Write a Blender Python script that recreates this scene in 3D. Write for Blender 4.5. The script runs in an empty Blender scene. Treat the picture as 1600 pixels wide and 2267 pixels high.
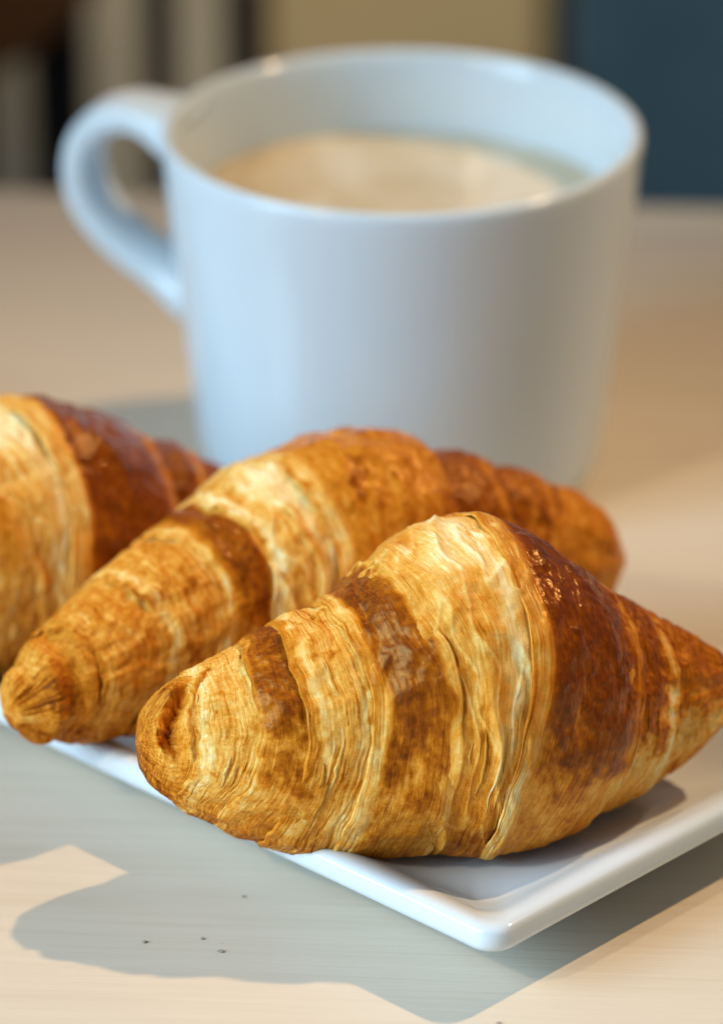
import bpy, math, random
import numpy as np
from mathutils import Vector

S = bpy.context.scene
C = S.collection
R = math.radians

# ---------------------------------------------------------------- camera
cam_d = bpy.data.cameras.new('camera')
cam = bpy.data.objects.new('camera', cam_d)
C.objects.link(cam)
cam.location = (0, 0, .347)
cam.rotation_euler = (R(90 - 25.5), 0, 0)
cam_d.sensor_fit = 'VERTICAL'
cam_d.sensor_height = 22.3
cam_d.lens = 93.45
cam_d.clip_start = .02
cam_d.clip_end = 50
cam_d.dof.use_dof = True
cam_d.dof.focus_distance = .659
cam_d.dof.aperture_fstop = 5.5
S.camera = cam

# ---------------------------------------------------------------- world and lamps
w = bpy.data.worlds.new('World')
S.world = w
w.use_nodes = True
w.node_tree.nodes['Background'].inputs[0].default_value = (.86, .90, .95, 1)
w.node_tree.nodes['Background'].inputs[1].default_value = .11


def lamp(name, loc, target, size, power, color, size_y=None, shape='RECTANGLE'):
    d = bpy.data.lights.new(name, 'AREA')
    d.shape = shape
    d.size = size
    if size_y:
        d.size_y = size_y
    d.energy = power
    d.color = color
    o = bpy.data.objects.new(name, d)
    o.location = loc
    o.rotation_euler = (Vector(target) - Vector(loc)).to_track_quat('-Z', 'Y').to_euler()
    C.objects.link(o)
    return o


# warm pendant lamp, high to the right and slightly behind; cool window to the front left
def spot(name, loc, target, power, color, cone, blend, soft):
    d = bpy.data.lights.new(name, 'SPOT')
    d.energy = power
    d.color = color
    d.spot_size = R(cone)
    d.spot_blend = blend
    d.shadow_soft_size = soft
    o = bpy.data.objects.new(name, d)
    o.location = loc
    o.rotation_euler = (Vector(target) - Vector(loc)).to_track_quat('-Z', 'Y').to_euler()
    C.objects.link(o)


spot('pendant_lamp', (.60, .97, 1.03), (-.02, .54, 0), 42, (1.0, .64, .32), 40, 1.0, .017)
spot('second_pendant_lamp', (-.64, .02, .74), (-.01, .58, .02), 13.0, (1.0, .76, .45), 34, 1.0, .014)
win = lamp('window_light', (-.55, .25, .36), (.15, .50, 0), .6, 1.75, (.54, .79, 1.0), .5)
win.data.spread = R(62)
spot('background_fill', (0, 1.0, 1.3), (0, 1.40, -.1), 165, (1.0, .82, .58), 34, .4, .08)  # added fill spot, no visible source; brightens the furniture behind the table

S.cycles.filter_width = 1.0
S.view_settings.view_transform = 'Standard'
S.view_settings.look = 'None'
S.view_settings.exposure = 0
S.view_settings.gamma = 1
S.view_settings.use_curve_mapping = False


# ---------------------------------------------------------------- helpers
def mesh_obj(name, verts, faces, mat=None, parent=None, smooth=True):
    me = bpy.data.meshes.new(name)
    me.from_pydata([tuple(map(float, v)) for v in verts], [], [tuple(map(int, f)) for f in faces])
    if smooth:
        me.polygons.foreach_set('use_smooth', [True] * len(me.polygons))
    me.update()
    if mat:
        me.materials.append(mat)
    o = bpy.data.objects.new(name, me)
    C.objects.link(o)
    if parent:
        o.parent = parent
    return o


def tag(o, label=None, cat=None, group=None, kind=None):
    for k, val in (('label', label), ('category', cat), ('group', group), ('kind', kind)):
        if val:
            o[k] = val
    return o


def empty(name, loc=(0, 0, 0), rz=0):
    o = bpy.data.objects.new(name, None)
    o.location = loc
    o.rotation_euler = (0, 0, rz)
    o.empty_display_size = .01
    C.objects.link(o)
    return o


def box(name, x0, x1, y0, y1, z0, z1, mat, parent=None, bev=.003):
    """a box with rounded edges"""
    import bmesh
    bm = bmesh.new()
    bmesh.ops.create_cube(bm, size=1)
    for v in bm.verts:
        v.co = ((x0 + x1) / 2 + v.co.x * (x1 - x0), (y0 + y1) / 2 + v.co.y * (y1 - y0), (z0 + z1) / 2 + v.co.z * (z1 - z0))
    bmesh.ops.bevel(bm, geom=bm.edges[:], offset=bev, segments=3, affect='EDGES', profile=.5)
    me = bpy.data.meshes.new(name)
    bm.to_mesh(me)
    bm.free()
    me.materials.append(mat)
    o = bpy.data.objects.new(name, me)
    C.objects.link(o)
    if parent:
        o.parent = parent
    return o


class NT:
    def __init__(s, name):
        s.m = bpy.data.materials.new(name)
        s.m.use_nodes = True
        s.t = s.m.node_tree
        s.b = s.t.nodes['Principled BSDF']

    def n(s, typ, **kw):
        nd = s.t.nodes.new(typ)
        for k, val in kw.items():
            if k in nd.bl_rna.properties and not k.isdigit():
                setattr(nd, k, val)
        return nd

    def l(s, a, b):
        s.t.links.new(a, b)

    def noise(s, vec, scale, detail=3, rough=.55, vscale=None):
        if vscale:
            mp = s.n('ShaderNodeMapping')
            s.l(vec, mp.inputs['Vector'])
            mp.inputs['Scale'].default_value = vscale
            vec = mp.outputs[0]
        nd = s.n('ShaderNodeTexNoise')
        s.l(vec, nd.inputs['Vector'])
        nd.inputs['Scale'].default_value = scale
        nd.inputs['Detail'].default_value = detail
        nd.inputs['Roughness'].default_value = rough
        return nd.outputs['Fac']

    def math(s, op, a, b=None, c=None, clamp=False):
        nd = s.n('ShaderNodeMath')
        nd.operation = op
        nd.use_clamp = clamp
        for i, x in enumerate((a, b, c)):
            if x is None:
                continue
            if isinstance(x, (int, float)):
                nd.inputs[i].default_value = x
            else:
                s.l(x, nd.inputs[i])
        return nd.outputs[0]

    def ramp(s, fac, stops, interp='LINEAR'):
        nd = s.n('ShaderNodeValToRGB')
        nd.color_ramp.interpolation = interp
        e = nd.color_ramp.elements
        while len(e) < len(stops):
            e.new(.5)
        for el, (p, c) in zip(e, stops):
            el.position = p
            el.color = (*c, 1) if len(c) == 3 else c
        s.l(fac, nd.inputs[0])
        return nd.outputs['Color']

    def bump(s, h, strength, dist, nrm=None):
        nd = s.n('ShaderNodeBump')
        nd.inputs['Strength'].default_value = strength
        nd.inputs['Distance'].default_value = dist
        s.l(h, nd.inputs['Height'])
        if nrm:
            s.l(nrm, nd.inputs['Normal'])
        return nd.outputs[0]

    def set(s, **kw):
        for k, val in kw.items():
            k = k.replace('_', ' ')
            if isinstance(val, tuple) and len(val) == 3:
                val = (*val, 1)
            s.b.inputs[k].default_value = val


def simple(name, col, rough, var=.12, scale=8.0):
    m = NT(name)
    tc = m.n('ShaderNodeTexCoord').outputs['Object']
    f = m.noise(tc, scale, 4)
    m.l(m.ramp(f, [(.3, tuple(c * (1 - var) for c in col)), (.7, tuple(min(1, c * (1 + var)) for c in col))]), m.b.inputs['Base Color'])
    m.set(Roughness=rough)
    return m.m


# ---------------------------------------------------------------- materials
def wood_material():
    m = NT('pale wood veneer')
    tc = m.n('ShaderNodeTexCoord').outputs['Object']
    big = m.noise(tc, 6, 3, .5, (.6, 3.0, 1))
    grain = m.noise(tc, 60, 5, .65, (.22, 5.0, 1))
    fine = m.noise(tc, 260, 3, .6, (.10, 3.6, 1))
    f = m.math('ADD', m.math('MULTIPLY', big, .36), m.math('ADD', m.math('MULTIPLY', grain, .38), m.math('MULTIPLY', fine, .26)))
    col = m.ramp(f, [(.28, (.60, .53, .42)), (.48, (.69, .625, .52)), (.72, (.75, .69, .59))])
    # small dents and worn dark flecks
    vor = m.n('ShaderNodeTexNoise')
    m.l(tc, vor.inputs['Vector'])
    vor.inputs['Scale'].default_value = 170
    vor.inputs['Detail'].default_value = 2
    sp = m.ramp(vor.outputs['Fac'], [(.76, (0, 0, 0)), (.80, (1, 1, 1))])
    mx = m.n('ShaderNodeMix', data_type='RGBA')
    m.l(m.math('MULTIPLY', sp, .5), mx.inputs[0])
    m.l(col, mx.inputs[6])
    mx.inputs[7].default_value = (.22, .19, .15, 1)
    m.l(mx.outputs[2], m.b.inputs['Base Color'])
    m.l(m.math('MULTIPLY_ADD', grain, .2, .30), m.b.inputs['Roughness'])
    m.l(m.bump(m.math('ADD', grain, fine), .25, .0003), m.b.inputs['Normal'])
    m.set(Specular_IOR_Level=.5)
    return m.m


def china_material(name, col=(.80, .81, .82), rough=.12):
    m = NT(name)
    tc = m.n('ShaderNodeTexCoord').outputs['Object']
    f = m.noise(tc, 18, 2)
    m.l(m.ramp(f, [(.3, tuple(c * .98 for c in col)), (.7, col)]), m.b.inputs['Base Color'])
    m.set(Roughness=rough, Specular_IOR_Level=.5)
    m.l(m.bump(m.noise(tc, 60, 2), .04, .001), m.b.inputs['Normal'])
    return m.m


def coffee_material():
    m = NT('milky coffee')
    tc = m.n('ShaderNodeTexCoord').outputs['Object']
    d1 = m.noise(tc, 38, 5, .6)
    d2 = m.noise(tc, 260, 2, .6)
    f = m.math('ADD', m.math('MULTIPLY', d1, .8), m.math('MULTIPLY', d2, .2))
    m.l(m.ramp(f, [(.36, (.58, .48, .29)), (.50, (.68, .60, .43)), (.62, (.78, .75, .64))]), m.b.inputs['Base Color'])
    m.set(Roughness=.22)
    m.l(m.bump(d2, .2, .0004), m.b.inputs['Normal'])
    return m.m


def crust_material():
    m = NT('baked croissant crust')
    at = m.n('ShaderNodeAttribute')
    at.attribute_name = 'bake'
    gl = m.n('ShaderNodeAttribute')
    gl.attribute_name = 'gloss'
    cr = m.n('ShaderNodeAttribute')
    cr.attribute_name = 'coord'
    bake, gloss, vec = at.outputs['Fac'], gl.outputs['Fac'], cr.outputs['Vector']
    blot = m.noise(vec, .55, 4, .6)
    speck = m.noise(vec, 2.8, 4, .7)
    streak = m.noise(vec, 1.0, 4, .6, (3.2, .16, 1))
    v = m.math('ADD', bake, m.math('MULTIPLY_ADD', blot, .22, -.11))
    v = m.math('ADD', v, m.math('MULTIPLY', m.math('MULTIPLY_ADD', speck, .36, -.18), m.math('MULTIPLY_ADD', gloss, -.65, 1.0)))
    v = m.math('ADD', v, m.math('MULTIPLY', m.math('MULTIPLY_ADD', streak, .50, -.25), m.math('SUBTRACT', 1.05, gloss)))
    dry = m.math('SUBTRACT', 1.0, m.math('MULTIPLY', gloss, .9))
    for k, (sx, sy, wdt, amt) in enumerate(((1.5, .060, .020, .26), (2.2, .085, .024, .20), (1.8, .070, .024, -.24))):
        ln = m.n('ShaderNodeMapping')
        m.l(vec, ln.inputs['Vector'])
        ln.inputs['Scale'].default_value = (sx, sy, 1)
        ln.inputs['Location'].default_value = (k * 13.7, k * 5.1, k * 3.3)
        nz = m.noise(ln.outputs[0], 1.0, 1.5, .5)
        d_ = m.math('DIVIDE', m.math('ABSOLUTE', m.math('SUBTRACT', nz, .5)), wdt)
        li = m.math('SUBTRACT', 1.0, d_, clamp=True)
        gt = m.math('MULTIPLY_ADD', m.noise(ln.outputs[0], .55, 2, .5), 3.0, -1.0, clamp=True)
        v = m.math('ADD', v, m.math('MULTIPLY', m.math('MULTIPLY', li, gt), m.math('MULTIPLY', dry, amt)))
    col = m.ramp(v, [(.02, (.94, .82, .50)), (.18, (.88, .62, .22)), (.36, (.80, .40, .070)),
                     (.54, (.64, .23, .016)), (.70, (.42, .115, .005)), (.85, (.22, .048, .004)), (1.0, (.10, .022, .005))])
    m.l(col, m.b.inputs['Base Color'])
    m.l(m.math('MULTIPLY_ADD', gloss, -.42, .54), m.b.inputs['Roughness'])
    m.l(m.math('MULTIPLY_ADD', gloss, .36, .12), m.b.inputs['Specular IOR Level'])
    m.set(Specular_Tint=(1.0, .64, .22))
    m.set(Subsurface_Weight=.18, Subsurface_Scale=.002)
    m.b.inputs['Subsurface Radius'].default_value = (1.0, .45, .15)
    pim = m.noise(vec, 2.4, 3, .65)
    h = m.math('ADD', m.math('MULTIPLY', streak, .6), m.math('MULTIPLY', pim, .55))
    spark = m.noise(vec, 5.5, 2, .6)
    h = m.math('ADD', h, m.math('MULTIPLY', spark, m.math('MULTIPLY_ADD', gloss, .15, .1)))
    m.l(m.bump(h, .6, .00015), m.b.inputs['Normal'])
    return m.m


M_WOOD = wood_material()
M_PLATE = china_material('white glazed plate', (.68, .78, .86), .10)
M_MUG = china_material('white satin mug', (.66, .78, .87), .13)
M_COFFEE = coffee_material()
M_CRUST = crust_material()
M_FLOOR = simple('dark floor', (.018, .015, .013), .6, .2, 3)
M_BEIGE = simple('beige cabinet laminate', (.62, .53, .34), .6, .06, 5)
M_SLAT = simple('pale grey slat', (.80, .78, .68), .6, .08, 9)
M_BLUE = simple('petrol blue upholstery', (.05, .135, .225), .8, .18, 30)
M_BROWN = simple('brown leather', (.55, .22, .08), .5, .15, 20)
M_DARK = simple('dark frame', (.012, .011, .012), .6, .2, 9)
M_CRUMB = simple('toasted crumb', (.38, .35, .29), .8, .3, 900)

# ---------------------------------------------------------------- setting
floor = mesh_obj('floor', [(-4, -2, -.74), (4, -2, -.74), (4, 6, -.74), (-4, 6, -.74)], [(0, 1, 2, 3)], M_FLOOR)
tag(floor, kind='structure')

table = empty('table', (0, .45, -.74))
tag(table, 'pale wooden table top that everything stands on', 'table')
tt = box('table_top', -.75, .75, -.45, .441, .705, .74, M_WOOD, table, .004)
for lx in (-.68, .68):
    for ly in (-.38, .38):
        box('leg', lx - .025, lx + .025, ly - .025, ly + .025, 0, .704, M_WOOD, table, .004)
table.rotation_euler = (0, 0, R(-4))

# ---------------------------------------------------------------- background furniture, far out of focus
YB = 1.16


def bx(px, y=YB):      # photograph column -> x at the background furniture's distance
    return (px - 800) / 7480 * (y + .12) / (YB + .12)


sc = empty('slatted_chair', (bx(300), YB, -.74))
tag(sc, 'blurred pale grey slatted chair back behind the mug handle', 'chair')
cx = sc.location.x
for a, b in ((-190, -85), (5, 120), (195, 330), (402, 512)):
    o = box('slat', bx(a) - cx, bx(b) - cx, -.008, .008, .40, .86, M_SLAT, sc, .003)
    o.rotation_euler = (0, R(0), 0)
box('top_rail', bx(-230) - cx, bx(545) - cx, -.012, .012, .861, .90, M_SLAT, sc, .004)
box('lower_rail', bx(-230) - cx, bx(545) - cx, -.012, .012, .36, .399, M_SLAT, sc, .004)
for a, b in ((-265, -231), (546, 580)):
    box('post', bx(a) - cx, bx(b) - cx, -.012, .012, 0, .90, M_DARK, sc, .003)
box('seat', bx(-265) - cx, bx(580) - cx, .013, .40, .33, .355, M_DARK, sc, .006)
for a, b in ((-265, -231), (546, 580)):
    box('leg', bx(a) - cx, bx(b) - cx, .37, .40, 0, .329, M_DARK, sc, .003)

cab = empty('cabinet', (bx(905), YB + .10, -.74))
tag(cab, 'blurred beige cabinet behind the rim of the mug', 'cabinet')
wb = (bx(1215) - bx(600)) / 2 * 1.06
box('body', -wb, wb, 0, .35, .05, .95, M_BEIGE, cab, .006)
box('plinth', -wb + .008, wb - .008, .01, .34, 0, .049, M_DARK, cab, .004)
box('top_board', -wb - .004, wb + .004, -.004, .354, .951, .97, M_DARK, cab, .004)

arm = empty('armchair', (bx(1560), YB + .02, -.74))
tag(arm, 'blurred petrol blue armchair behind the right side of the mug', 'armchair')
ax_ = arm.location.x
box('backrest', bx(1262) - ax_, bx(1900) - ax_, 0, .09, .30, .92, M_BLUE, arm, .012)
box('seat', bx(1262) - ax_, bx(1900) - ax_, .091, .45, .28, .42, M_BLUE, arm, .02)
for a in (1275, 1870):
    for yy in (.02, .41):
        box('leg', bx(a) - ax_, bx(a) - ax_ + .018, yy, yy + .02, 0, .279 if yy > .1 else .299, M_DARK, arm, .003)

# brown leather chair back, rounded top, leaning into the upper left
bc = empty('leather_chair', (-.130, 1.09, -.74))
tag(bc, 'blurred brown leather chair back in the upper left corner', 'chair')
vs, fs = [], []
n = 40
for k, (yy, sc_) in enumerate(((-.0, .94), (.008, 1.0), (.03, 1.0), (.038, .94))):
    for i in range(n):
        a = 2 * math.pi * i / n
        ca, sa = math.cos(a), math.sin(a)
        p = 2 / 2.6
        vs.append((sc_ * .075 * math.copysign(abs(ca) ** p, ca), yy, .80 + sc_ * .110 * math.copysign(abs(sa) ** p, sa)))
for k in range(3):
    for i in range(n):
        j = (i + 1) % n
        fs.append((k * n + i, k * n + j, (k + 1) * n + j, (k + 1) * n + i))
fs.append(tuple(range(n - 1, -1, -1)))
fs.append(tuple(range(3 * n, 4 * n)))
mesh_obj('backrest', vs, fs, M_BROWN, bc)
for sx in (-.055, .04):
    box('post', sx, sx + .015, .012, .027, 0, .72, M_DARK, bc, .003)
bc.rotation_euler = (0, 0, 0)


# ---------------------------------------------------------------- plate
def plate():
    W, L = .083, .30
    root = empty('serving_plate', (.0198, .5522, 0), 0)
    tag(root, 'long white glazed rectangular plate under the croissants', 'plate')
    ang_b, ang_a = R(45.3), R(137.0)
    b = np.array((math.cos(ang_b), math.sin(ang_b)))
    a = np.array((math.cos(ang_a), math.sin(ang_a)))

    def outline(inset, rad, n=14):
        pts = []
        w0, w1, l0, l1 = inset, W - inset, inset, L - inset
        for cx_, cy_, a0 in ((w1 - rad, l1 - rad, 0), (w0 + rad, l1 - rad, 90), (w0 + rad, l0 + rad, 180), (w1 - rad, l0 + rad, 270)):
            for i in range(n + 1):
                t = R(a0 + 90 * i / n)
                pts.append((cx_ + rad * math.cos(t), cy_ + rad * math.sin(t)))
        out = []
        m = len(pts)
        for i in range(m):      # extra points on the straight sides
            p, q = np.array(pts[i]), np.array(pts[(i + 1) % m])
            k = 24 if i % (n + 1) == n else 1
            for j in range(k):
                out.append(p + (q - p) * j / k)
        return out

    rc = .0042
    prof = [(.0235, .0004), (.0215, .0000), (.0195, .0004), (.0190, .0022), (.0150, .0042), (.0080, .0062), (.0030, .0078), (.0010, .0088),
            (.0003, .0094), (.0, .0103), (.0, .0122), (.0003, .0129), (.0010, .0133), (.0022, .0133), (.0034, .0130),
            (.0050, .0124), (.0080, .0106), (.0110, .0089), (.0140, .0077), (.0175, .0069), (.0220, .0065), (.030, .0064)]
    rings, zs = [], []
    for ins, z in prof:
        rad = max(rc - ins * .35, .0035)
        o = outline(ins, rad)
        rings.append(o)
        zs.append(z)
    V, Fc = [], []
    m = len(rings[0])
    for o, z in zip(rings, zs):
        for p in o:
            q = a * p[1] + b * p[0]
            V.append((q[0], q[1], z))
    for k in range(len(rings) - 1):
        for i in range(m):
            j = (i + 1) % m
            Fc.append((k * m + i, k * m + j, (k + 1) * m + j, (k + 1) * m + i))
    Fc.append(tuple((len(rings) - 1) * m + i for i in range(m)))
    Fc.append(tuple(range(m - 1, -1, -1)))
    o = mesh_obj('dish', V, Fc, M_PLATE, root)
    return root


plate()

# ---------------------------------------------------------------- mug
MUG = (.0074, .7485, 0)


def lathe(prof, n=128):
    V, Fc = [], []
    for r_, z in prof:
        for i in range(n):
            t = 2 * math.pi * i / n
            V.append((r_ * math.cos(t), r_ * math.sin(t), z))
    for k in range(len(prof) - 1):
        for i in range(n):
            j = (i + 1) % n
            Fc.append((k * n + i, k * n + j, (k + 1) * n + j, (k + 1) * n + i))
    return V, Fc


def mug():
    root = empty('mug', MUG)
    tag(root, 'white ceramic mug of milky coffee behind the croissants', 'mug')
    Hh = .0690
    out = [(.0, .0015), (.028, .0015), (.030, .0), (.0335, .0), (.0355, .0007), (.0370, .0022), (.0380, .0048), (.0388, .0095),
           (.0396, .017), (.0407, .027), (.0418, .038), (.0429, .049), (.0439, .059), (.0445, .0655), (.0447, .0677),
           (.0445, .0686), (.0438, .0690), (.0429, .0688), (.0422, .0680), (.0418, .0655), (.0415, .059), (.0405, .049), (.0394, .038),
           (.0383, .027), (.0372, .017), (.0355, .0095), (.031, .0062), (.0, .0060)]
    V, Fc = lathe(out)
    mesh_obj('body', V, Fc, M_MUG, root)
    # handle: a flat strap swept along a loop in the plane through the axis
    az = R(180 - 20)
    ctrl = [(.0425, .0625), (.0475, .0645), (.0530, .0655), (.0585, .0640), (.0628, .0595), (.0642, .0535), (.0630, .0475),
            (.0595, .0425), (.0550, .0385), (.0500, .0355), (.0450, .0328), (.0400, .0305)]
    P = np.array(ctrl)
    tt_ = np.linspace(0, len(P) - 1, 70)

    def cr(P, t):
        i = int(min(max(math.floor(t), 0), len(P) - 2))
        f = t - i
        p0, p1, p2, p3 = P[max(i - 1, 0)], P[i], P[i + 1], P[min(i + 2, len(P) - 1)]
        return .5 * ((2 * p1) + (-p0 + p2) * f + (2 * p0 - 5 * p1 + 4 * p2 - p3) * f * f + (-p0 + 3 * p1 - 3 * p2 + p3) * f ** 3)

    pts = np.array([cr(P, t) for t in tt_])
    V, Fc = [], []
    n = 28
    er = np.array((math.cos(az), math.sin(az), 0))
    et = np.array((-math.sin(az), math.cos(az), 0))
    for k, p in enumerate(pts):
        d = pts[min(k + 1, len(pts) - 1)] - pts[max(k - 1, 0)]
        d /= np.linalg.norm(d)
        nrm = np.array((-d[1], d[0]))
        u = k / (len(pts) - 1)
        fl = math.exp(-(u / .10) ** 2) + math.exp(-((1 - u) / .10) ** 2)
        wd = .0068 + .0030 * fl
        th = .0034 + .0016 * fl
        for i in range(n):
            t = 2 * math.pi * i / n
            ca, sa = math.cos(t), math.sin(t)
            x = wd * math.copysign(abs(ca) ** .75, ca)
            y = th * math.copysign(abs(sa) ** .75, sa)
            q = er * (p[0] + nrm[0] * y) + et * x + np.array((0, 0, p[1] + nrm[1] * y))
            V.append(q)
    for k in range(len(pts) - 1):
        for i in range(n):
            j = (i + 1) % n
            Fc.append((k * n + i, k * n + j, (k + 1) * n + j, (k + 1) * n + i))
    Fc.append(tuple(range(n)))
    Fc.append(tuple(range((len(pts) - 1) * n + n - 1, (len(pts) - 1) * n - 1, -1)))
    mesh_obj('handle', V, Fc, M_MUG, root)
    # the coffee is a thing of its own inside the mug
    zc = .0522
    cof = [(.0, .0075), (.030, .0075), (.0352, .0105), (.0370, .018), (.0381, .028), (.0392, .038), (.0403, .049), (.0412, zc + .0010), (.0404, zc + .0003), (.039, zc), (.02, zc), (.0, zc)]
    V, Fc = lathe(cof, 96)
    o = mesh_obj('coffee', V, Fc, M_COFFEE)
    o.location = MUG
    tag(o, 'milky tan coffee with pale foam filling the mug', 'coffee')


mug()

# ---------------------------------------------------------------- croissants
_perm = {}


def perlin(x, y, seed=0):
    if seed not in _perm:
        rng = np.random.RandomState(seed)
        p = rng.permutation(256)
        g = rng.rand(256) * 2 * np.pi
        _perm[seed] = (np.concatenate([p, p]), np.cos(g), np.sin(g))
    p, gx, gy = _perm[seed]
    x0 = np.floor(x).astype(int)
    y0 = np.floor(y).astype(int)
    fx, fy = x - x0, y - y0
    u, v = fx ** 3 * (fx * (fx * 6 - 15) + 10), fy ** 3 * (fy * (fy * 6 - 15) + 10)

    def g(ix, iy, dx, dy):
        h = p[p[ix & 255] + (iy & 255)]
        return gx[h] * dx + gy[h] * dy

    a = g(x0, y0, fx, fy)
    b = g(x0 + 1, y0, fx - 1, fy)
    c = g(x0, y0 + 1, fx, fy - 1)
    d = g(x0 + 1, y0 + 1, fx - 1, fy - 1)
    return (a + (b - a) * u + (c - a) * v + (a - b - c + d) * u * v) * 1.5


def fbm(x, y, seed=0, oct=4, gain=.55):
    s, amp, f = 0, 1, 1
    for k in range(oct):
        s = s + amp * perlin(x * f + 17.3 * k, y * f - 9.1 * k, seed + k)
        amp *= gain
        f *= 2.03
    return s


def sstep(a, b, x):
    t = np.clip((x - a) / (b - a), 0, 1)
    return t * t * (3 - 2 * t)


def spline(P, t):
    """Catmull-Rom through P (n,k) at t in [0,1]; vectorised"""
    P = np.asarray(P, float)
    n = len(P)
    P = np.vstack([2 * P[0] - P[1], P, 2 * P[-1] - P[-2]])
    u = np.clip(t, 0, 1) * (n - 1)
    i = np.clip(np.floor(u).astype(int), 0, n - 2)
    f = (u - i)[..., None]
    p0, p1, p2, p3 = P[i], P[i + 1], P[i + 2], P[i + 3]
    return .5 * (2 * p1 + (-p0 + p2) * f + (2 * p0 - 5 * p1 + 4 * p2 - p3) * f ** 2 + (-p0 + 3 * p1 - 3 * p2 + p3) * f ** 3)


def croissant(label, axis, rad, edges, wraps, seed, res=1.0, kx=.86, ky=1.03, floor=.0072, tears=True):
    """axis: 3-D points left tip to right tip; rad: (s, radius in mm);
    edges: (s at the top, extra shift towards the front, 'L' or 'R' = which side lies on top, step mm)
    wraps: dicts, one between each pair of edges"""
    root = empty('croissant', tuple(np.mean(np.array(axis), 0)[:2]) + (floor,))
    tag(root, label, 'croissant', 'croissants on the plate')
    org = np.array(root.location)
    axis = np.array(axis, float)
    tab = np.linspace(0, 1, 400)
    pts = spline(axis, tab)
    seg = np.concatenate([[0], np.cumsum(np.linalg.norm(np.diff(pts, axis=0), axis=1))])
    Lmm = seg[-1] * 1000
    arc = seg / seg[-1]
    rs, rr = np.array([q[0] for q in rad]), np.array([q[1] for q in rad])

    def Pax(s):
        return spline(axis, np.interp(s, arc, tab))

    def Rb(s):
        return np.interp(s, rs, rr)

    # smooth the radius table a little
    ss = np.linspace(0, 1, 600)
    r_ = np.interp(ss, rs, rr)
    k = np.hanning(25)
    k /= k.sum()
    r_s = np.convolve(np.pad(r_, 12, mode='edge'), k, 'valid')
    endm = np.minimum(sstep(0, .05, ss), 1)
    r_s = r_ * (1 - endm) + r_s * endm

    def Rb(s):
        return np.interp(s, ss, r_s)

    nv = int(430 * res)
    v = np.concatenate([np.linspace(-math.pi, -.6, int(nv * .24), endpoint=False), np.linspace(-.6, 2.35, int(nv * .62), endpoint=False), np.linspace(2.35, math.pi, int(nv * .14))])
    nv = len(v)

    def edge(kk, v):
        s0, sh, over, st = edges[kk]
        if kk == 0 or kk == len(edges) - 1:
            return np.full_like(v, s0)
        wob = .010 * perlin(v * 1.1 + 3.7 * kk, np.full_like(v, kk * 2.3), seed + 5) + .0035 * perlin(v * 5 + kk, np.full_like(v, kk * 1.3), seed + 6)
        sweep = -.085 * math.sin(math.pi * min(max(s0, 0), 1)) ** .6 * sstep(.75, 2.5, v)
        return s0 + sh * np.sin(np.clip(v, -1.6, 1.6) * .8) + sweep + wob

    for kk, wd in enumerate(wraps):
        e0, e1 = edge(kk, v), edge(kk + 1, v)
        wmm = abs(edges[kk + 1][0] - edges[kk][0]) * Lmm
        over0 = kk > 0 and edges[kk][2] == 'R'            # this wrap is on top at its left edge
        over1 = kk < len(wraps) - 1 and edges[kk + 1][2] == 'L'
        n = max(int(wmm * 6.2 * res), 16)
        a = np.linspace(0, 1, n)
        if kk == 0:
            a = a ** 1.7
        if kk == len(wraps) - 1:
            a = 1 - (1 - a) ** 1.7
        drop = np.zeros(n)
        shift = np.zeros(n)
        lipn = 7
        th = np.linspace(0, 1, lipn + 1)[1:] * math.pi * .62
        lw = wd.get('lip', .9)
        pre_a, pre_d, pre_s = [], [], []
        if over0:
            pre_a = [0.0] * lipn
            pre_d = list((1 - np.cos(th))[::-1] * lw * 1.1)
            pre_s = list(-np.sin(th)[::-1] * lw)
        elif kk > 0:
            ext = np.linspace(-3.4, 0, 9)[:-1]
            pre_a = [0.0] * 8
            pre_d = list(.25 * (ext / 3.4) ** 2)
            pre_s = list(ext)
        post_a, post_d, post_s = [], [], []
        if over1:
            post_a = [1.0] * lipn
            post_d = list((1 - np.cos(th)) * lw * 1.1)
            post_s = list(np.sin(th) * lw)
        elif kk < len(wraps) - 1:
            ext = np.linspace(0, 3.4, 9)[1:]
            post_a = [1.0] * 8
            post_d = list(.25 * (ext / 3.4) ** 2)
            post_s = list(ext)
        a = np.concatenate([pre_a, a, post_a])
        drop = np.concatenate([pre_d, drop, post_d])
        shift = np.concatenate([pre_s, shift, post_s])
        A = a[:, None]
        Vv = np.broadcast_to(v[None, :], (len(a), nv))
        s = e0[None, :] * (1 - A) + e1[None, :] * A + (shift / Lmm)[:, None]
        s = np.clip(s, 0, 1)
        R0 = Rb(s)
        # heights at both edges
        st0 = edges[kk][3] * (.5 if over0 else -.5) if kk > 0 else 0
        st1 = edges[kk + 1][3] * (.5 if over1 else -.5) if kk < len(wraps) - 1 else 0
        h = st0 * (1 - sstep(0, .75, A)) + st1 * sstep(.25, 1, A)
        h = h + wd.get('dome', .6) * np.sin(np.pi * A)
        smm = s * Lmm
        arcm = Vv * np.maximum(R0, 3.0)
        arcf = Vv * 22.0
        d0 = (s - e0[None, :]) * Lmm
        d1 = (e1[None, :] - s) * Lmm
        sd = seed + 20 * kk
        wrp = .9 * fbm(arcf * .055, smm * .08, sd + 1, 2)
        lin = (edges[kk][0] * (1 - A) + edges[kk + 1][0] * A) * Lmm + shift[:, None] + 0 * smm     # runs with the edges of the layer
        tx = lin + .7 * wrp
        # fine lamination: many thin ridges running round the roll
        stri_lo = 1 - np.abs(perlin(tx * 1.5, arcf * .030, sd + 2)) * 2.2
        stri_hi = 1 - np.abs(perlin(tx * 2.8, arcf * .05, sd + 3)) * 2.2
        lam = np.clip(.5 * stri_lo + .5 * stri_hi, -1, 1)
        gate = sstep(-.1, .25, perlin(arcf * .085, tx * .30, sd + 15))
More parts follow.
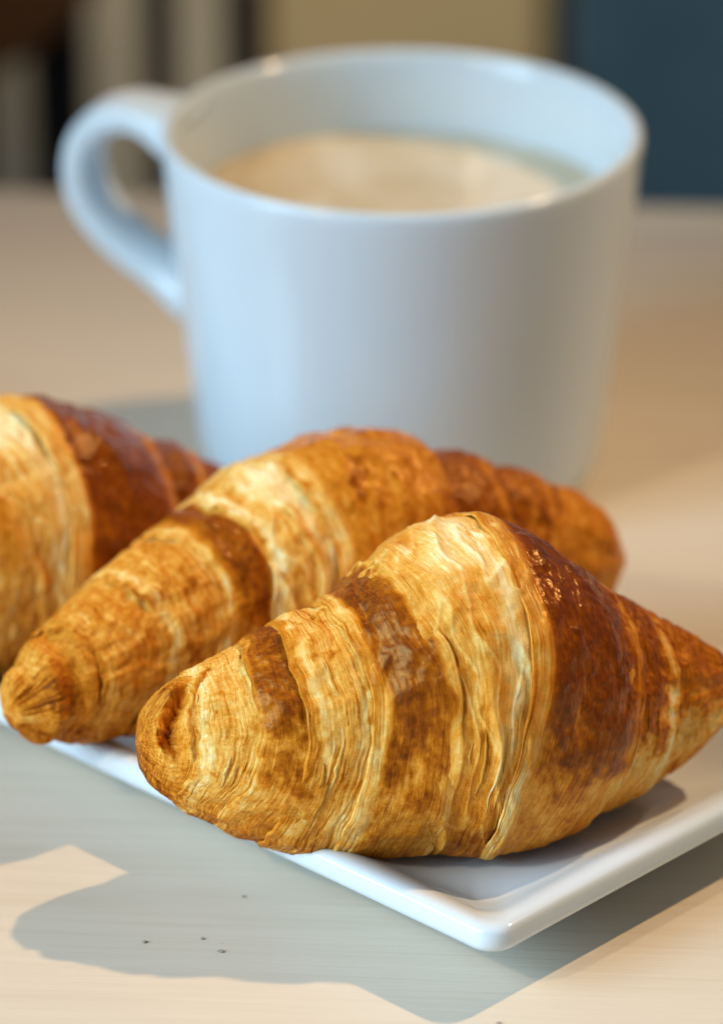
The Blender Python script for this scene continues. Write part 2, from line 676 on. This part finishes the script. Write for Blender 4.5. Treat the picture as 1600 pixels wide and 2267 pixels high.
        crs = np.exp(-(perlin(tx * .42, arcf * .022, sd + 16) / .045) ** 2) * gate
        gate2 = sstep(-.1, .25, perlin(arcf * .085 + 40, tx * .30, sd + 17))
        thd = np.exp(-(perlin(tx * .50, arcf * .026, sd + 18) / .045) ** 2) * gate2
        lines = wd.get('lines', 1.0)
        # where lamination shows
        msk = np.full_like(s, wd.get('stri', .25))
        bm_ = np.zeros_like(s)
        for side, wdt, amt in wd.get('bands', ()):      # laminated band along an edge
            dd = d0 if side == 0 else d1
            bm_ = np.maximum(bm_, amt * (1 - sstep(wdt * .6, wdt * 1.25, dd + .8 * perlin(arcf * .12, smm * .05, sd + 4))))
        bm_ = bm_ * np.clip(.85 + .5 * perlin(arcf * .05, smm * .10, sd + 24), 0, 1)
        msk = np.maximum(msk, bm_)
        msk = msk * (.75 + .5 * perlin(arcf * .07, smm * .16, sd + 5))
        msk = np.clip(msk + .35 * sstep(1.1, 1.7, Vv), 0, 1)
        big = fbm(smm * .10, arcf * .075, sd + 6, 3)
        mid = fbm(smm * .30, arcf * .22, sd + 7, 3)
        fine = fbm(smm * .9, arcf * .75, sd + 8, 3)
        h = h + .75 * big * wd.get('lump', 1.0) + .26 * mid * wd.get('lump', 1.0) + .06 * fine + .13 * msk * lam + lines * (.14 * thd - .16 * crs) + .10 * bm_ * lam
        # stronger folded layer lines: terraces
        ter = wd.get('terrace', 0)
        if ter:
            ph = (tx * .34 + .5 * perlin(arcf * .05, smm * .03, sd + 9))
            fr = ph - np.floor(ph)
            h = h + ter * (fr if not over1 else 1 - fr) * (.6 + .4 * perlin(arcf * .05, np.floor(ph) * 1.7, sd + 10))
            tline = np.exp(-((np.minimum(fr, 1 - fr)) / .10) ** 2)
        else:
            tline = 0
        # ---- colour: how far each spot is baked
        up = np.cos(Vv - .25)
        top = sstep(wd.get('fall', (-.15, .75))[0], wd.get('fall', (-.15, .75))[1], up + .28 * big + .20 * mid + .06 * fine)
        bake = wd['side'] + (wd['top'] - wd['side']) * top
        under = sstep(-.25, -.8, np.cos(Vv))
        bake = bake + .16 * under
        bake = bake - .17 * msk * np.clip(lam, -.6, 1) * wd.get('cream', 1.0) + lines * (.17 * crs - .14 * thd)
        bake = bake + .10 * mid * .7 + .07 * fine
        bake = bake * (1 - .8 * bm_) + .8 * bm_ * (.39 - .25 * lam + .12 * mid)
        # dark toasted line along lifted edges, cream just beside it
        for side, on in ((0, over0), (1, over1)):
            if on:
                dd = d0 if side == 0 else d1
                bake = bake + wd.get('rimdark', .10) * np.exp(-(dd / .5) ** 2) * (.3 + .9 * (perlin(arcf * .25, smm * 0 + kk, sd + 11) > -.1))
                bake = bake - wd.get('rimcream', .22) * np.exp(-((dd - 1.6) / 1.1) ** 2)
        gloss = wd.get('gloss', .3) * np.clip(.15 + .85 * top, 0, 1) * (1 - .75 * msk)
        if wd.get('spots'):
            sp = sstep(.35, .75, fbm(smm * .22, arcf * .16, sd + 12, 3))
            bake = bake + wd['spots'] * sp
        for side, wdt, val in wd.get('fade', ()):
            dd = d0 if side == 0 else d1
            f = 1 - sstep(wdt * .2, wdt, dd + wdt * .55 * (fbm(arcf * .16, smm * .12, sd + 19, 3)))
            bake = bake + (val - bake) * f
            gloss = gloss * (1 - .8 * f)
        bake = bake + .10 * tline * (perlin(arcf * .11, smm * .1, sd + 13) > .0)
        # ---- custom features
        if 'feature' in wd:
            h, bake, gloss = wd['feature'](s, Vv, smm, arcf, d0, d1, h, bake, gloss, sd)
        h = h - drop[:, None] * (1 + .25 * perlin(arcf * .3, smm * 0, sd + 14))
        fade = np.minimum(1, R0 / 7.0)
        r = np.maximum(R0 + h * fade, .05) * .001
        # ---- into space
        P = Pax(s)
        T = Pax(np.clip(s + .01, 0, 1)) - Pax(np.clip(s - .01, 0, 1))
        T[..., 2] *= .5
        T /= np.linalg.norm(T, axis=-1, keepdims=True)
        N = np.cross(T, np.array((0, 0, 1.0)))       # horizontal, towards the camera
        N /= np.linalg.norm(N, axis=-1, keepdims=True)
        B = np.cross(N, T)
        cv, sv = np.cos(Vv), np.sin(Vv)
        vert = np.where(cv > 0, ky, .97) * cv
        Q = P + N * (r * kx * sv)[..., None] + B * (r * vert)[..., None]
        # rests on the dish: flattened underneath
        z = Q[..., 2]
        kf = .0016
        Q[..., 2] = floor + kf * np.logaddexp(0, (z - floor) / kf)
        Q = Q - org
        # ---- mesh
        m = len(a)
        co = Q.reshape(-1, 3)
        ii = np.arange(m - 1)[:, None] * nv + np.arange(nv - 1)[None, :]
        quads = np.stack([ii, ii + 1, ii + nv + 1, ii + nv], -1).reshape(-1, 4)
        me = bpy.data.meshes.new('dough_layer')
        me.vertices.add(len(co))
        me.vertices.foreach_set('co', co.astype(np.float32).ravel())
        me.loops.add(len(quads) * 4)
        me.loops.foreach_set('vertex_index', quads.astype(np.int32).ravel())
        me.polygons.add(len(quads))
        me.polygons.foreach_set('loop_start', np.arange(0, len(quads) * 4, 4, dtype=np.int32))
        me.polygons.foreach_set('loop_total', np.full(len(quads), 4, dtype=np.int32))
        me.polygons.foreach_set('use_smooth', np.ones(len(quads), dtype=bool))
        me.update(calc_edges=True)
        for nm, arr in (('bake', np.clip(bake, 0, 1.1)), ('gloss', np.clip(gloss, 0, 1))):
            at = me.attributes.new(nm, 'FLOAT', 'POINT')
            at.data.foreach_set('value', np.broadcast_to(arr, Vv.shape).astype(np.float32).ravel())
        at = me.attributes.new('coord', 'FLOAT_VECTOR', 'POINT')
        at.data.foreach_set('vector', np.stack([lin + seed * 3.1, arcf, np.full_like(smm, kk * 7.0)], -1).astype(np.float32).ravel())
        me.materials.append(M_CRUST)
        o = bpy.data.objects.new('tip' if kk in (0, len(wraps) - 1) else 'dough_layer', me)
        C.objects.link(o)
        o.parent = root
        if wd.get('label'):
            o['label'] = wd['label']
        # thin lifted flakes along the lamination
        rgf = np.random.RandomState(sd + 77)
        jv = np.where((v > .05) & (v < 1.9))[0]
        for _ in range(wd.get('flakes', 0)):
            i0 = rgf.randint(2, m - 8)
            ln = rgf.randint(12, 60)
            j0 = rgf.randint(jv[0], jv[-1] - ln)
            kw = rgf.randint(2, 5) * rgf.choice((-1, 1))
            i1 = min(max(i0 + kw, 0), m - 1)
            if i1 == i0:
                continue
            js = np.arange(j0, j0 + ln)
            u = np.linspace(0, 1, ln)
            prof = np.sin(np.pi * u) ** .7
            base = Q[i0, js]
            nr = N[i0, js] * np.sin(v[js])[:, None] + B[i0, js] * np.cos(v[js])[:, None]
            side_ = (Q[i1, js] - base) * prof[:, None] * (1 + .4 * perlin(u * 9, u * 0 + _, sd + 78))[:, None]
            lift = rgf.uniform(.05, .14) * .001 * prof * (.6 + .5 * perlin(u * 5, u * 0 + _ + .5, sd + 79))
            p0 = base + nr * .00002
            p1 = base + side_ + nr * (.00008 + lift)[:, None]
            tk = nr * .00005
            vv = np.concatenate([p0, p1, p1 + tk, p0 + tk])
            ff = []
            for q in range(ln - 1):
                for k in range(4):
                    k2 = (k + 1) % 4
                    ff.append((k * ln + q, k * ln + q + 1, k2 * ln + q + 1, k2 * ln + q))
            fo = mesh_obj('flake', vv, ff, M_CRUST, root)
            bb = float(np.clip(np.mean(np.broadcast_to(bake, Vv.shape)[i0, js]) + rgf.uniform(-.22, .05), .08, .8))
            for nm, val in (('bake', bb), ('gloss', .15)):
                at = fo.data.attributes.new(nm, 'FLOAT', 'POINT')
                at.data.foreach_set('value', np.full(len(vv), val, dtype=np.float32))
            at = fo.data.attributes.new('coord', 'FLOAT_VECTOR', 'POINT')
            at.data.foreach_set('vector', np.stack([np.repeat([0, .6, .6, 0], ln) + _ * 3.3, np.tile(u * ln * .3, 4), np.full(4 * ln, _ * 1.0)], -1).astype(np.float32).ravel())
    return root


def cream_tear(s, V, smm, arcf, d0, d1, h, bake, gloss, sd):
    """the stretched pale middle: wrinkles, threads and torn layers"""
    wv = 1.6 * fbm(arcf * .07, smm * .05, sd + 31, 2)
    w1 = 1 - np.abs(perlin((smm + wv) * .16, arcf * .030, sd + 32)) * 2.6
    w1 = np.clip(w1, 0, 1) ** 2
    thr = 1 - np.abs(perlin((smm + 1.5 * wv) * .30, arcf * .045, sd + 33)) * 2.2
    thr = np.clip(thr, 0, 1) ** 8
    h = h + .75 * w1 - .35 + .30 * thr + .12 * fbm(smm * .5, arcf * .4, sd + 35, 3)
    # pale fluffy strip next to the big right-hand layer, and a pale patch near the crest
    rag = 1.1 * perlin(arcf * .22, smm * .2, sd + 36)
    pale = np.exp(-((d1 - 2.2 + rag) / 1.7) ** 2) * sstep(1.75, 1.2, V)
    h = h - .2 * np.exp(-((d1 - 1.8) / 1.0) ** 2) * sstep(1.8, 1.2, V)
    patch = np.exp(-((d1 - 5.5) / 3.2) ** 2 - ((V - .12 + .1 * rag) / .30) ** 2)
    h = h - .9 * patch
    pale = np.clip(pale + .9 * patch, 0, 1)
    bake = bake * (1 - .78 * pale) - .16 * thr + .12 * np.clip(.35 - w1, 0, 1)
    gloss = gloss * (1 - .8 * pale)
    return h, bake, gloss


def curled_tip(s, V, smm, arcf, d0, d1, h, bake, gloss, sd):
    """the blunt end with the rolled-up fold"""
    x = smm - 5.2
    y = (V - .80) * 9.5
    rr_ = np.hypot(x * 1.0, y * .60)
    bend = x + .12 * y - .045 * y * y + .45 * perlin(y * .5, x * .15, sd + 41)
    lon = sstep(6.8, 3.6, np.abs(y + .2))
    wid = .55 + .95 * lon
    g = np.exp(-(bend / wid) ** 2) * lon
    leaves = np.sin(bend * 5.2 + 1.4 * perlin(y * .35, bend * .3, sd + 44))
    flap = np.exp(-((bend - 2.1) / .75) ** 2) * sstep(8.0, 4.5, np.abs(y + 1.2))
    rim = np.exp(-((bend + 1.9) / .9) ** 2) * lon
    knob = np.exp(-((x - .2) / 2.6) ** 2 - ((y + 6.5) / 2.6) ** 2)
    h = h - 3.4 * g + 1.5 * flap + .8 * rim + .28 * leaves * np.exp(-(bend / 2.2) ** 2) * lon + 1.2 * knob
    sw = 1 - np.abs(perlin(rr_ * 1.5 + .5 * perlin(x * .4, y * .4, sd + 43), np.arctan2(y, x) * .7, sd + 42)) * 2.2
    h = h + .22 * np.clip(sw, -1, 1)
    low = sstep(1.0, 2.0, V)
    bake = bake + .10 * g - .10 * flap * (y > -3) - .10 * np.clip(sw, -.6, 1) + .24 * knob + .20 * low * (.6 + perlin(x * .25, y * .2, sd + 45)) + .14 * sstep(4.0, .5, smm)
    gloss = gloss + .6 * knob
    return h, bake, gloss


def red_tip(s, V, smm, arcf, d0, d1, h, bake, gloss, sd):
    """small twisted end, dark red-brown in front"""
    x = smm - 3.0
    y = (V - 1.15) * 8.0
    sw = 1 - np.abs(perlin(smm * .25 + .3 * perlin(x * .3, y * .3, sd + 43), arcf * .34, sd + 42)) * 2.2
    blob = np.exp(-((smm - 6.0) / 3.6) ** 2 - (y / 4.2) ** 2)
    dent = np.exp(-((smm - 2.2) / 1.6) ** 2 - ((V - .75) / .22) ** 2)
    h = h + .45 * np.clip(sw, -1, 1) * sstep(9, 3, smm) - 1.3 * dent + .6 * np.sin(smm * 1.1 + 1.2 * V)
    bake = bake + .26 * blob - .14 * np.clip(sw, -.5, 1) * sstep(11, 3, smm) + .08 * dent
    return h, bake, gloss


def make_front():
    axis = [(-.0352, .5875, .0270), (-.0142, .5900, .0255), (.0, .5935, .0262), (.0143, .5985, .0290), (.0288, .6030, .0262), (.0435, .6085, .0236), (.0600, .6125, .0238)]
    rad = [(0, .05), (.006, 4.2), (.018, 6.2), (.035, 7.8), (.076, 10.8), (.15, 15.0), (.23, 18.8), (.31, 21.0), (.365, 22.2), (.43, 25.4), (.49, 28.2), (.545, 28.6),
           (.61, 26.4), (.687, 23.0), (.763, 19.0), (.84, 15.2), (.916, 10.9), (.96, 7.4), (.985, 5.0), (1, .05)]
    edges = [(0, 0, '', 0), (.080, .015, 'R', .4), (.165, .02, 'R', .45), (.228, .03, 'R', .3), (.318, .035, 'R', .5), (.435, .045, 'L', .2), (.545, .03, 'R', .35),
             (.765, .015, 'L', .9), (.872, .01, 'L', .6), (1, 0, '', 0)]
    wraps = [
        dict(top=.56, side=.56, stri=.6, gloss=.3, dome=0, lump=.6, fade=((1, 2.5, .47),), feature=curled_tip, label='blunt left tip with a curled open fold'),
        dict(top=.42, side=.52, stri=.85, gloss=.3, dome=.1, lump=.7, spots=.16, lip=.25, bands=((1, 1.0, .4),), flakes=2),
        dict(top=.82, side=.52, stri=.22, gloss=.75, dome=.3, fall=(.22, .85), bands=((0, .8, .6),), lip=.2, rimdark=.05, rimcream=.08, lines=.4),
        dict(top=.44, side=.50, stri=.75, gloss=.5, dome=.2, spots=.26, fade=((0, 2.6, .56),), bands=((1, 2.4, .9),), terrace=.12, lip=.3, lines=1.5, flakes=4),
        dict(top=.83, side=.53, stri=.10, gloss=.75, dome=.5, fall=(.0, .70), bands=((0, 2.2, 1.0),), lip=.3, rimcream=.1, rimdark=.04, lines=.3, fade=((1, 1.6, .36),), label='glossy dark brown glazed layer left of the pale middle'),
        dict(top=.43, side=.52, stri=.12, gloss=.45, dome=.1, lump=1.0, cream=.6, spots=.12, lines=.8, feature=cream_tear, flakes=4, label='pale cream stretched middle layer with torn threads'),
        dict(top=.86, side=.50, stri=.10, gloss=1.0, dome=.4, fall=(-.05, .50), bands=((0, 3.4, 1.0), (1, 1.2, .7)), rimcream=.1, rimdark=.04, lip=.3, lines=.25, label='glossy dark brown glazed layer right of the pale middle'),
        dict(top=.80, side=.34, stri=.45, gloss=.7, dome=.3, fall=(.15, .6), bands=((0, 1.0, .8), (1, 1.4, .8)), terrace=.15, lip=.35),
        dict(top=.72, side=.38, stri=.5, gloss=.5, dome=.2, fall=(.1, .7)),
    ]
    return croissant('sharp front croissant with a curled blunt tip over the plate edge', axis, rad, edges, wraps, 11, 1.0)


def make_middle():
    axis = [(-.0565, .6040, .0232), (-.0430, .6165, .0248), (-.0290, .6285, .0268), (-.0145, .6385, .0282), (.0, .6455, .0285), (.0155, .6520, .0268), (.0310, .6575, .0250), (.0450, .6600, .0230)]
    rad = [(0, .05), (.006, 2.8), (.02, 5.0), (.05, 7.6), (.12, 10.8), (.22, 13.8), (.32, 16.6), (.38, 18.6), (.44, 21.4), (.52, 22.8), (.60, 23.0), (.67, 21.4),
           (.71, 18.8), (.78, 16.4), (.86, 13.8), (.92, 11.3), (.96, 8.8), (.985, 5.6), (1, .05)]
    edges = [(0, 0, '', 0), (.10, .02, 'R', .3), (.20, .02, 'R', .5), (.300, .02, 'R', .8), (.375, .03, 'R', .9), (.475, .03, 'R', .5), (.685, .01, 'L', 1.8), (.79, .01, 'L', 1.2), (.88, 0, 'L', .8), (1, 0, '', 0)]
    wraps = [
        dict(top=.58, side=.62, stri=.7, gloss=.35, dome=0, lump=.6, feature=red_tip),
        dict(top=.52, side=.52, stri=.8, gloss=.3, dome=.3, terrace=.12, lip=.2, rimcream=.06, bands=((1, 1.2, .4),)),
        dict(top=.50, side=.50, stri=.7, gloss=.35, dome=.3, spots=.18, terrace=.15, lip=.3, bands=((1, 1.5, .7),)),
        dict(top=.80, side=.56, stri=.2, gloss=.9, dome=.5, fall=(.1, .8), bands=((0, 1.6, .8),), lip=.4, lines=.3, fade=((1, 1.2, .42),)),
        dict(top=.38, side=.50, stri=.25, gloss=.45, dome=.5, spots=.22, feature=cream_tear, lip=.3, bands=((0, 1.8, .8),)),
        dict(top=.56, side=.48, stri=.12, gloss=.7, dome=.8, spots=.20, bands=((0, 3.0, 1.0),), rimcream=.1, rimdark=.04, lip=.3, lines=.4),
        dict(top=.78, side=.62, stri=.3, gloss=.9, dome=.8, spots=.1),
        dict(top=.74, side=.60, stri=.3, gloss=.8, dome=.6, spots=.1),
        dict(top=.58, side=.48, stri=.3, gloss=.5, dome=.3),
    ]
    return croissant('golden croissant in the middle of the row, its right tip bare', axis, rad, edges, wraps, 53, .72)


def make_back():
    axis = [(-.1020, .6290, .0285), (-.0860, .6400, .0285), (-.0720, .6480, .0272), (-.0587, .6570, .0272), (-.0450, .6650, .0255), (-.0320, .6730, .0240), (-.0180, .6790, .0225)]
    rad = [(0, .05), (.006, 4.2), (.018, 6.6), (.035, 8.2), (.076, 11.0), (.15, 13.6), (.23, 16.5), (.33, 19.0), (.375, 20.6), (.43, 22.8), (.50, 24.6), (.56, 24.8),
           (.61, 23.0), (.687, 20.0), (.763, 16.6), (.84, 13.4), (.916, 10.0), (.96, 7.4), (.985, 5.0), (1, .05)]
    edges = [(0, 0, '', 0), (.10, .02, 'R', .8), (.22, .02, 'R', 1.2), (.335, .03, 'R', .9), (.43, .035, 'L', .3), (.525, .02, 'R', .5), (.765, .01, 'L', 1.9), (.872, .01, 'L', 1.2), (1, 0, '', 0)]
    wraps = [
        dict(top=.50, side=.40, stri=.45, gloss=.25, dome=0, lump=.6),
        dict(top=.50, side=.36, stri=.6, gloss=.4, dome=.3),
        dict(top=.56, side=.36, stri=.6, gloss=.5, dome=.4),
        dict(top=.56, side=.44, stri=.2, gloss=.8, dome=.6, bands=((0, 4, .9),), lip=.4, fade=((1, 3, .38),), lines=.5),
        dict(top=.34, side=.44, stri=.2, gloss=.35, dome=.2, feature=cream_tear),
        dict(top=.84, side=.58, stri=.1, gloss=1.0, dome=1.0, fall=(-.35, .45), bands=((0, 3.6, 1.0), (1, 1.4, .5)), rimcream=.2, fade=((0, 3.4, .34),), lines=.3, lip=.5),
        dict(top=.84, side=.60, stri=.3, gloss=.8, dome=.5, bands=((1, 1.6, .6),)),
        dict(top=.80, side=.60, stri=.3, gloss=.6, dome=.2),
    ]
    return croissant('dark brown glazed croissant at the far left, cut by the frame', axis, rad, edges, wraps, 97, .72)


make_front()
make_middle()
make_back()

# ---------------------------------------------------------------- crumbs on the table
rng = random.Random(4)
crumb_me = None
crumb_say = ('tiny dark crumb in the plate shadow, middle of three in a row', 'tiny dark crumb in the plate shadow, rightmost of three in a row', 'tiny dark crumb in the plate shadow, leftmost of three in a row',
             'tiny pale crumb in the shadow just below the front croissant tip', 'tiny crumb at the bottom edge below the plate corner')
for ic, (x, y, r_) in enumerate(((-.0247, .5733, .00034), (-.0218, .5694, .0004), (-.0337, .5722, .0004), (-.0187, .5861, .0003), (.0206, .5487, .0004))):
    V = []
    for i in range(12):
        t = i * 2.39996
        zz = 1 - 2 * (i + .5) / 12
        q = math.sqrt(1 - zz * zz)
        k = rng.uniform(.7, 1.25)
        V.append((q * math.cos(t) * k * r_ * 1.3, q * math.sin(t) * k * r_, (zz * .55 + .5) * r_ * k))
    import bmesh
    bm = bmesh.new()
    for p in V:
        bm.verts.new(p)
    bmesh.ops.convex_hull(bm, input=bm.verts[:])
    me = bpy.data.meshes.new('crumb')
    bm.to_mesh(me)
    bm.free()
    me.materials.append(M_CRUMB)
    o = bpy.data.objects.new('crumb', me)
    o.location = (x, y, 0)
    C.objects.link(o)
    tag(o, crumb_say[ic], 'crumb', 'crumbs scattered on the table')
